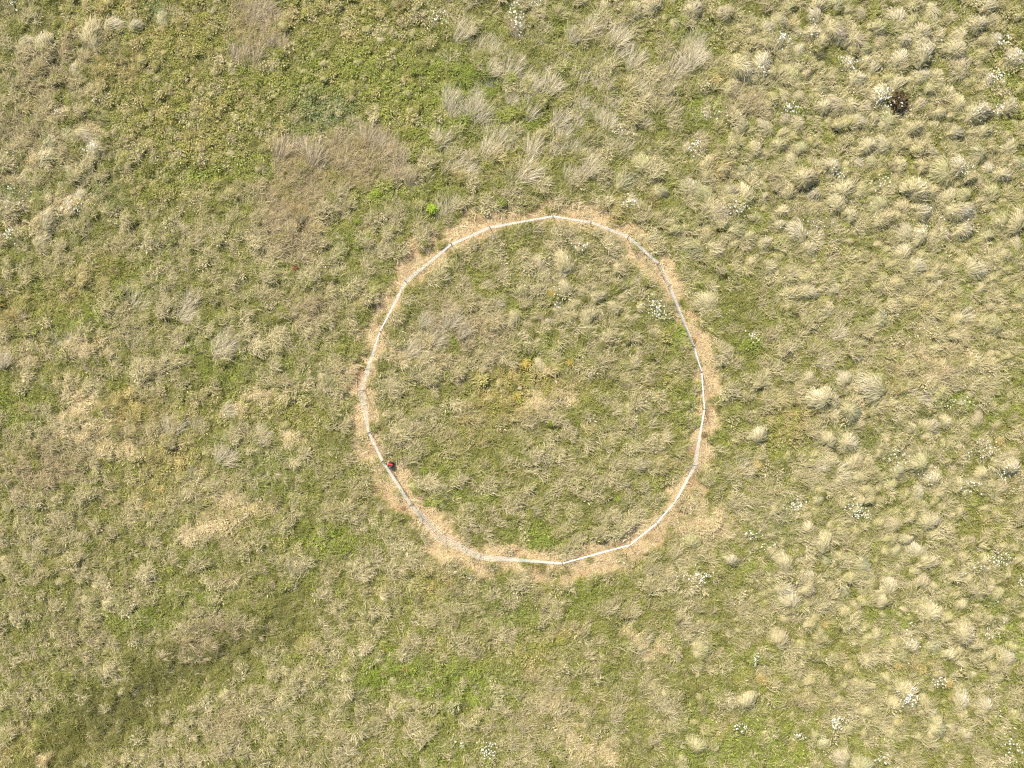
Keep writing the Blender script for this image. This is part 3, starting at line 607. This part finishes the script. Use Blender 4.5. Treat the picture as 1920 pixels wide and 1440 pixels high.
for k, (px, py) in enumerate(TUSS):
    if not (-10 < px < 1930 and -10 < py < 1450): continue
    x, y, z = on_ground(px, py)
    left = px < 400
    me = random.choice(tm_low if (t_in[k] or left) else tm_normal)
    near_f = any(((px - f[0]) / (f[2] + 9)) ** 2 + ((py - f[1]) / (f[3] + 9)) ** 2 < 1.4 for f in FLOWERS)
    r = random.random()
    if t_in[k]: kind = 'inside'
    elif near_f: kind = 'flower'
    elif r < .56: kind = 'cream'
    elif r < .82: kind = 'green'
    else: kind = 'tan'
    base = {'inside': (.52, .455, .31), 'flower': (.68, .60, .44), 'cream': (.69, .61, .43), 'green': (.50, .48, .275), 'tan': (.62, .52, .35)}[kind]
    j = random.uniform(.9, 1.12); jj = random.uniform(-.03, .03)
    o = bpy.data.objects.new('grass_tussock', me); COL.objects.link(o)
    o.color = (base[0] * j + jj, base[1] * j + jj * .6, base[2] * j - jj, 1)
    o.location = (x, y, z - .02)
    sx = random.choice((random.uniform(.7, .95), random.uniform(.9, 1.15), random.uniform(1.1, 1.4))); kx = 1.0 if t_in[k] else 1.06; o.scale = (kx * sx * random.uniform(.9, 1.25), kx * sx * random.uniform(.85, 1.1), sx * random.uniform(.75, 1.15))
    o.rotation_euler = (0, 0, math.radians(62) + random.gauss(0, .9))
    lb, gp = tussock_label(kind, px, py, sx); tag(o, lb, 'tussock', gp)
    cnt += 1
print('tussocks', cnt)

# smaller tussocks between them, past counting
P_TUSS = proto_collection('proto_hummock', [tussock_mesh('hummock_%d' % i, i + 20, M_inst, 120, .36, .2, .6) for i in range(5)])
x, y = grid_points(.50)
u, v = x / S + 960, 720 - y / S
F = fields(u, v); n = len(x)
dmin = tuss_near(u, v)
bare = 1 - F['band']; olv = F['olive'] * (1 - F['brown'])
keep = (U(0, 1, n) < np.maximum(np.maximum(.95 * F['tuss'], .75 * olv), .16) * bare) & (dmin > 17) & not_covered(u, v, 10) & (F['furrow'] < .3)
x, y, u, v = x[keep], y[keep], u[keep], v[keep]; F = {k: q[keep] for k, q in F.items()}; n = len(x)
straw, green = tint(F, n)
sm = F['tuss'] < .5; s = np.where(sm, U(.32, .70, n), U(.55, 1.0, n)); col = lerp(straw, green, U(.0, .6, n))
scatter('small_hummocks', P_TUSS, x, y, height_px(u, v) - .02, np.stack([0 * x, 0 * x, np.radians(60) + RNG.normal(0, .6, n)], -1), np.stack([s, s, s * np.where(sm, .8, 1)], -1), RNG.integers(0, 5, n), col, lerp(col, green, np.full(n, .75)),
        'small grass hummocks crowded between the large tussocks', 'hummock')

# ------------------------------------------------------------------ windswept clumps of tall dry grass, one object each
C2 = [(680, 190), (620, 330), (710, 300), (780, 240), (800, 285), (870, 300), (860, 390), (850, 445), (985, 340), (955, 400), (1010, 430), (1085, 480), (1060, 520), (960, 565), (1060, 625), (1175, 490), (1150, 380), (1230, 340), (1090, 240), (985, 165), (620, 565), (640, 640), (760, 525), (735, 615), (785, 645), (850, 760), (930, 770), (905, 840), (820, 850), (560, 780), (620, 920), (690, 950), (745, 965), (1340, 580), (1325, 640), (1385, 600), (1230, 680), (1310, 700), (1250, 745), (1450, 650), (1520, 600), (1500, 690), (1330, 450), (1400, 430), (1510, 430), (1465, 485), (1310, 200), (1400, 160), (1500, 190), (1560, 225), (1550, 300), (1640, 345), (1480, 330), (1660, 490), (1700, 545), (1650, 640), (1740, 600), (1800, 560), (1840, 470), (1880, 400), (1780, 420), (1700, 680), (1840, 630), (1550, 810), (1515, 850), (1600, 830), (1070, 830), (1200, 850), (1290, 830), (1360, 850), (1400, 950), (1290, 985), (965, 1000), (1050, 970), (600, 1160), (560, 1190)]
C3 = [(20, 250), (60, 290), (40, 350), (90, 330), (70, 230)]
C4 = [(1080, 240), (1250, 520), (1300, 475), (785, 260), (1120, 945), (1300, 865), (1270, 1130), (1100, 1250), (760, 470), (420, 470), (1060, 330), (1470, 1020), (110, 330), (20, 580), (290, 490)]
C6 = [(870, 430), (800, 580), (900, 330), (820, 1150), (780, 1170), (880, 1210), (1580, 330), (1490, 640), (340, 1190), (1330, 780)]
C5 = [(380, 540), (410, 520), (560, 400), (620, 360), (690, 420), (530, 470), (480, 360)]
CMAT = [(495, 18), (515, 42), (478, 32), (528, 80), (505, 75), (472, 108), (448, 104), (548, 268), (568, 276), (588, 288), (602, 304), (688, 256), (712, 260), (727, 274), (746, 292), (530, 284), (640, 262), (770, 330), (748, 326), (655, 300)]
def swept_mesh(i):
    n = 190; b, a = disc(n, .30); b[:, 0] *= 1.2
    az = RNG.normal(0, .34, n) + .4 * np.sin(a)
    return blades_mesh('swept_clump_%d' % i, b, az, U(.4, 1.0, n), U(.40, 1.05, n), U(.5, 1.4, n), U(.007, .014, n), 4, M_obj, rnd=U(0, .75, n))
sw = [swept_mesh(i) for i in range(6)]
for grp, pts in (('top', tile(640, 0, C2) + tile(1280, 0, C3)), ('left', tile(0, 480, C4)), ('right', tile(1280, 480, C6)), ('in', tile(640, 480, C5)), ('mat', CMAT)):
    for px, py in pts:
        x, y, z = on_ground(px, py)
        o = bpy.data.objects.new('dry_grass_clump', random.choice(sw)); COL.objects.link(o)
        j = random.uniform(.82, 1.08)
        o.color = (.84 * j, .735 * j, .565 * j, 1)
        if grp == 'mat': o.color = (.70 * j, .575 * j, .42 * j, 1)
        ld = {'top': 62, 'left': 58, 'right': 38, 'in': 48, 'mat': 84}[grp] + random.gauss(0, 13)
        sx = random.uniform(.75, 1.18)
        o.location = (x - .25 * math.cos(math.radians(ld)), y - .25 * math.sin(math.radians(ld)), z - .01); o.scale = (sx, sx * random.uniform(.8, 1.1), sx * random.uniform(.75, 1)); o.rotation_euler = (0, 0, math.radians(ld))
        one = np.array([float(px)]), np.array([float(py)])
        tone = 'pale' if j > .95 else 'dull'
        size = 'large' if sx > 1.03 else ('small' if sx < .88 else 'middling')
        if grp == 'in': place = 'inside the fence ring'
        elif blobs(*one, FRESH)[0] > .45: place = 'standing in bright green turf'
        elif grp == 'mat' or blobs(*one, BROWN)[0] > .3: place = 'at the edge of a brown grass mat'
        elif seg_dist(*one, RING, True)[0] < 130: place = 'close outside the fence ring'
        else: place = 'out on the open meadow'
        tag(o, '%s %s windswept clump of long dry grass %s' % (size, tone, place), 'grass clump', '%s %s windswept clumps %s' % (size, tone, place))

# the bleached white clump with a shaded grey foot
def special_clump(px, py, colr, label, scale=1.2, ld=55):
    x, y, z = on_ground(px, py)
    o = bpy.data.objects.new('dry_grass_clump', sw[2]); COL.objects.link(o); o.color = (*colr, 1)
    o.location = (x, y, z); o.scale = (scale,) * 3; o.rotation_euler = (0, 0, math.radians(ld)); tag(o, label, 'grass clump')
special_clump(322, 812, (.78, .69, .58), 'very pale bleached grass clump standing alone amid ochre moss', 1.15, 70)

# ------------------------------------------------------------------ moss cushions and small leafy plants, one object each
def cushion_mesh(name, i, n=170, R=.22, h=.12):
    a = U(0, 6.283, n); q = R * np.sqrt(U(0, 1, n)); z = h * (1 - (q / R) ** 2)
    b = np.stack([q * np.cos(a), q * np.sin(a), z], -1)
    ev = [(0, 0, h * .9)]; ef = []; ns = 14
    for r in (1, 2, 3):
        rr = R * r / 3
        for k in range(ns):
            t = 2 * math.pi * k / ns; jr = rr * (1 + .1 * math.sin(2 * t + i) + .08 * math.sin(5 * t - i))
            ev.append((jr * math.cos(t), jr * math.sin(t), h * .9 * (1 - (r / 3) ** 2) - (.03 if r == 3 else 0)))
    for k in range(ns): ef.append([0, 1 + k, 1 + (k + 1) % ns])
    for r in range(2):
        for k in range(ns): p = 1 + r * ns; ef.append([p + k, p + ns + k, p + ns + (k + 1) % ns, p + (k + 1) % ns])
    return blades_mesh(name, b, a + RNG.normal(0, .7, n), U(.04, .09, n), U(.1, 1.3, n), U(.4, 1.2, n), U(.018, .034, n), 2, M_moss, rnd=U(0, .5, n), extra=(np.array(ev), ef), mound=M_moss)
m_, nt_, N_, L_ = new_mat('moss_leaf')
o_ = N_.new('ShaderNodeOutputMaterial'); d_ = N_.new('ShaderNodeBsdfPrincipled'); oi_ = N_.new('ShaderNodeObjectInfo'); at_ = N_.new('ShaderNodeAttribute'); at_.attribute_name = 'rnd'
mr_ = N_.new('ShaderNodeMapRange'); mr_.inputs['From Max'].default_value = .5; mr_.inputs['To Min'].default_value = .7; mr_.inputs['To Max'].default_value = 1.3
L_.new(at_.outputs['Fac'], mr_.inputs['Value']); vm_ = N_.new('ShaderNodeVectorMath'); vm_.operation = 'MULTIPLY'
L_.new(oi_.outputs['Color'], vm_.inputs[0]); L_.new(mr_.outputs[0], vm_.inputs[1]); L_.new(vm_.outputs[0], d_.inputs['Base Color']); L_.new(d_.outputs[0], o_.inputs[0])
d_.inputs['Roughness'].default_value = .7; d_.inputs['Specular IOR Level'].default_value = .2
M_moss = m_
cm = [cushion_mesh('cushion_%d' % i, i) for i in range(4)]
def cushions(pts, colr, name, label, cat, group, size=1.0):
    for k, p in enumerate(pts):
        px, py = p[:2]; sc = size * (p[2] if len(p) > 2 else 1)
        x, y, z = on_ground(px, py)
        o = bpy.data.objects.new(name, cm[k % 4]); COL.objects.link(o); j = random.uniform(.88, 1.12)
        o.color = (colr[0] * j, colr[1] * j, colr[2] * j, 1); o.location = (x, y, z + .035)
        o.scale = (sc * random.uniform(.9, 1.2), sc * random.uniform(.85, 1.1), sc * (1.7 if name == 'heather_bush' else 1)); o.rotation_euler = (0, 0, random.uniform(0, 6.28))
        tag(o, label, cat, group if len(pts) > 1 else None)
GREEN_M = (.225, .275, .04)
cushions(CUSH['out'], GREEN_M, 'moss_cushion',
         'bright green moss cushion among the grass outside the fence ring', 'moss', 'bright moss cushions outside the ring', 1.0)
cushions(CUSH['lime'], (.33, .43, .05), 'moss_cushion', 'round lime green moss cushion just outside the trampled straw of the fence', 'moss', None)
cushions(CUSH['in'], GREEN_M, 'moss_cushion',
         'bright green moss cushion among the grass inside the fence ring', 'moss', 'bright moss cushions inside the ring', 1.0)
OCH = (.45, .355, .14)
cushions(CUSH['ochre'], OCH, 'ochre_moss',
         'ochre yellow moss mound among the grass outside the fence ring', 'moss', 'ochre moss mounds', 1.0)
cushions(CUSH['mound'], (.44, .38, .14), 'moss_mound', 'oval yellow green moss mound near the middle of the fence ring', 'moss', None)
cushions(CUSH['ochre_in'], (.47, .36, .09), 'ochre_moss', 'ochre yellow moss mound inside the fence ring', 'moss', 'ochre moss mounds inside the ring')
cushions(CUSH['dock'], (.20, .07, .045), 'dock_plant', 'dark red leafed dock plant outside the fence among grass', 'plant', 'red dock plants')
cushions(CUSH['rust'], (.30, .11, .05), 'dock_plant', 'single rust red dock plant in the bright green grass patch', 'plant', None)
cushions(CUSH['dead'], (.33, .20, .11), 'dead_bracken', 'rust brown heap of dead leaves beside the white fence', 'dead leaves', 'dead leaf heaps by the fence', 1.0)
cushions(CUSH['heather'], (.105, .075, .035), 'heather_bush', 'round dark brown heather bush between pale flowering tussocks', 'bush', None)

# pale stone in the middle of the ring
bm = bmesh.new(); bmesh.ops.create_icosphere(bm, subdivisions=3, radius=1)
for q in bm.verts:
    c = q.co; k = 1 + .10 * math.sin(3.1 * c.x + 1.7 * c.y) + .06 * math.sin(5 * c.y - 2 * c.z); c *= k
    c.x *= .115; c.y *= .095; c.z *= .085
me = bpy.data.meshes.new('stone'); bm.to_mesh(me); bm.free(); me.polygons.foreach_set('use_smooth', [True] * len(me.polygons))
x, y, z = on_ground(975, 728)
st = link('field_stone', me, M_stone, None, (x, y, z + .09), (0, 0, .3)); tag(st, 'small smooth pinkish stone lying in yellow grass inside the fence ring', 'stone')

# ------------------------------------------------------------------ white flowers
def flower_mesh(i):
    V, F, MI = [], [], []
    np_ = 6; r = .029
    for k in range(np_):
        t = 2 * math.pi * k / np_ + i; w = .42
        o = len(V)
        V += [(0, 0, 0), (r * .75 * math.cos(t - w), r * .75 * math.sin(t - w), .006), (r * math.cos(t), r * math.sin(t), .002), (r * .75 * math.cos(t + w), r * .75 * math.sin(t + w), .006)]
        F.append([o, o + 1, o + 2, o + 3]); MI.append(0)
    o = len(V)
    for k in range(6): V.append((.008 * math.cos(k * 1.047), .008 * math.sin(k * 1.047), .006))
    V.append((0, 0, .011))
    for k in range(6): F.append([o + k, o + (k + 1) % 6, o + 6]); MI.append(1)
    o = len(V); V += [(-.002, 0, 0), (.002, 0, 0), (.004, .004, -.16), (0, .004, -.16)]; F.append([o, o + 1, o + 2, o + 3]); MI.append(2)
    me = mesh_from('flower_%d' % i, V, F); me.materials.append(M_petal); me.materials.append(M_heart); me.materials.append(M_stem)
    me.polygons.foreach_set('material_index', MI)
    return me
M_stem = simple_mat('flower_stem', (.14, .20, .04), .6, .2)
P_FLOW = proto_collection('proto_flower', [flower_mesh(i) for i in range(3)])
fx, fy, fs = [], [], []
for cx, cy, rx, ry, k in FLOWERS:
    k = int(k * 1.3) + 1
    fx += list(RNG.normal(cx, rx * .8, k)); fy += list(RNG.normal(cy, ry * .8, k)); fs += list(U(.7, 1.35, k))
n0 = 1500
uu = U(0, 1920, n0 * 4); vv = U(0, 1440, n0 * 4); tz = np.clip(blobs(uu, vv, TUSS_ZONE), 0, 1) * np.clip(fbm(uu, vv, 70, 71) + .55, 0, 1)
kp = U(0, 1, n0 * 4) < .20 * tz
fx += list(uu[kp]); fy += list(vv[kp]); fs += list(U(.45, 1.0, int(kp.sum())))
fu = np.array(fx); fv = np.array(fy); n = len(fu)
k_ = S * (H - .3) / H
x = (fu - 960) * k_; y = -(fv - 720) * k_
z = ground_z(x, y) + U(.34, .52, n)
fs = np.array(fs)
scatter('white_flowers', P_FLOW, x, y, z, np.stack([RNG.normal(0, .3, n), RNG.normal(0, .3, n), U(0, 6, n)], -1), np.stack([fs, fs, np.ones(n)], -1), RNG.integers(0, 3, n), np.ones((n, 3)), np.ones((n, 3)),
        'small white wild flowers dotted over the tussocks and grass', 'flowers')

# ------------------------------------------------------------------ the electric net fence
def tube_mesh(name, pts, r, sides=6, closed=False):
    pts = np.asarray(pts, float); n = len(pts); V = []; F = []
    for i in range(n):
        if closed: d = pts[(i + 1) % n] - pts[i - 1]
        else: d = pts[min(i + 1, n - 1)] - pts[max(i - 1, 0)]
        d = d / (np.linalg.norm(d) + 1e-9)
        up = np.array([0, 0, 1.]) if abs(d[2]) < .9 else np.array([1., 0, 0])
        a = np.cross(d, up); a /= np.linalg.norm(a); b = np.cross(a, d)
        for k in range(sides):
            t = 2 * math.pi * k / sides; V.append(pts[i] + r * (math.cos(t) * a + math.sin(t) * b))
    for i in range(n if closed else n - 1):
        j = (i + 1) % n
        for k in range(sides): F.append([i * sides + k, i * sides + (k + 1) % sides, j * sides + (k + 1) % sides, j * sides + k])
    if not closed: F += [list(range(sides))[::-1], [(n - 1) * sides + k for k in range(sides)]]
    return mesh_from(name, V, F, True)

PH = 1.08                                     # height of a post top above the ground
fence = bpy.data.objects.new('electric_fence', None); COL.objects.link(fence)
cx0, cy0 = at(*RC); fence.location = (cx0, cy0, 0)
tag(fence, 'ring of white electric netting on thin posts standing in trampled straw', 'fence')
orig = np.array([cx0, cy0, 0.])
LEV = [.10, .30, .46, .62, .78, .96]
ptops, pfeet = [], []
LOOSE = {2: (1107, 420), 4: (1231, 495), 11: (1230, 979)}     # posts whose lowest strand hangs loose, straight past the foot
loose_feet = {}
for ip_, (T_, B_) in enumerate(POSTS):
    if ip_ in LOOSE: loose_feet[ip_] = np.array(on_ground(*B_)); B_ = LOOSE[ip_]
    bx, by, bz = on_ground(*B_)
    tz = bz + PH
    tx, ty = at(T_[0], T_[1], tz * .93)
    ptops.append(np.array([tx, ty, tz])); pfeet.append(np.array([bx, by, bz]))
clip_me = None
for i, (tp, ft) in enumerate(zip(ptops, pfeet)):
    d = (tp - ft)
    P = lambda t: ft + d * t - orig
    post = link('post', tube_mesh('post', [P(0), P(.5), P(1.0)], .011, 8), M_rod, fence)
    link('post_cap', tube_mesh('post_cap', [P(.985), P(1.015), P(1.03)], .017, 8), M_black, post)
    link('ground_spike', tube_mesh('ground_spike', [P(-.16), P(-.02), P(.03)], .008, 6), M_steel, post)
    tang = ptops[(i + 1) % len(ptops)] - ptops[i - 1]; tang[2] = 0; tang /= np.linalg.norm(tang)
    link('foot_step', tube_mesh('foot_step', [P(.05), P(.05) + np.array([tang[0], tang[1], 0]) * .09], .009, 6), M_steel, post)
    for L_ in LEV:
        link('insulator', tube_mesh('insulator', [P(L_ - .018), P(L_ + .018)], .020, 6), M_black, post)
npost = len(ptops)
strands = []
for li, L_ in enumerate(LEV):
    pts = []
    for i in range(npost):
        a = pfeet[i] + (ptops[i] - pfeet[i]) * L_; b = pfeet[(i + 1) % npost] + (ptops[(i + 1) % npost] - pfeet[(i + 1) % npost]) * L_
        if li == 0:
            if i in loose_feet: a = loose_feet[i] + np.array([0, 0, .06])
            if (i + 1) % npost in loose_feet: b = loose_feet[(i + 1) % npost] + np.array([0, 0, .06])
        for t in np.linspace(0, 1, 8)[:-1]:
            p = a + (b - a) * t; p = p + np.array([0, 0, -.035 * 4 * t * (1 - t)]); pts.append(p - orig)
    strands.append(np.array(pts))
    link('wire_strand', tube_mesh('wire_strand', pts, .0050, 5, True), M_white, fence)
# upright strings knotted between the strands
V, Fc = [], []
for k in range(len(strands[0])):
    for sub in (0, .5):
        p = np.array([s_[k] * (1 - sub) + s_[(k + 1) % len(s_)] * sub for s_ in strands])
        tg = strands[0][(k + 1) % len(strands[0])] - strands[0][k]; tg = tg / np.linalg.norm(tg) * .0016
        for a, b in zip(p[1:-1], p[2:]):
            o = len(V); V += [a - tg, a + tg, b + tg, b - tg]; Fc.append([o, o + 1, o + 2, o + 3])
ups = link('upright_strings', mesh_from('upright_strings', V, Fc), M_white, fence); ups['kind'] = 'stuff'

# ------------------------------------------------------------------ the fence energiser
def bevel_box(name, sx, sy, sz, bev, mat, parent, loc=(0, 0, 0), rot=(0, 0, 0), taper=1.0):
    bm = bmesh.new(); bmesh.ops.create_cube(bm, size=1)
    for q in bm.verts:
        k = taper if q.co.z > 0 else 1
        q.co.x *= sx * k; q.co.y *= sy * k; q.co.z *= sz
    bmesh.ops.bevel(bm, geom=list(bm.edges), offset=bev, segments=2, affect='EDGES', profile=.6)
    me = bpy.data.meshes.new(name); bm.to_mesh(me); bm.free()
    return link(name, me, mat, parent, loc, rot)
x, y, z = on_ground(734, 870)
en = bpy.data.objects.new('fence_energiser', None); COL.objects.link(en); en.location = (x, y, z + .08); en.rotation_euler = (0, 0, math.radians(-12))
tag(en, 'black and red battery energiser box on the ground just inside the fence', 'energiser')
body = bevel_box('body', .205, .255, .20, .018, M_black, en, (0, 0, .12), taper=.96)
bevel_box('red_band', .212, .078, .05, .012, M_red, en, (0, .012, .2125))
bevel_box('battery_tray', .225, .275, .05, .012, M_black, en, (0, 0, .03))
hd = tube_mesh('handle', [(-.085, .095, .215), (-.085, .095, .25), (-.05, .095, .268), (.05, .095, .268), (.085, .095, .25), (.085, .095, .215)], .009, 8); link('handle', hd, M_black, en)
for sgn, mt in ((-1, M_red), (1, M_steel)):
    tr = link('terminal', tube_mesh('terminal', [(sgn * .05, -.085, .21), (sgn * .05, -.085, .245)], .012, 8), mt, en)
    link('terminal_nut', tube_mesh('terminal_nut', [(sgn * .05, -.085, .222), (sgn * .05, -.085, .234)], .018, 6), M_steel, tr)
lbl = bevel_box('switch_knob', .03, .03, .02, .006, M_steel, en, (0, -.085, .226))
def lead_pts(a, b, n=9): return [np.array(a) * (1 - t) + np.array(b) * t + np.array([0, 0, -.09 * math.sin(math.pi * t)]) for t in np.linspace(0, 1, n)]
link('lead', tube_mesh('lead', lead_pts((-.05, -.085, .245), (-.42, .03, .42)), .004, 5), M_black, en)
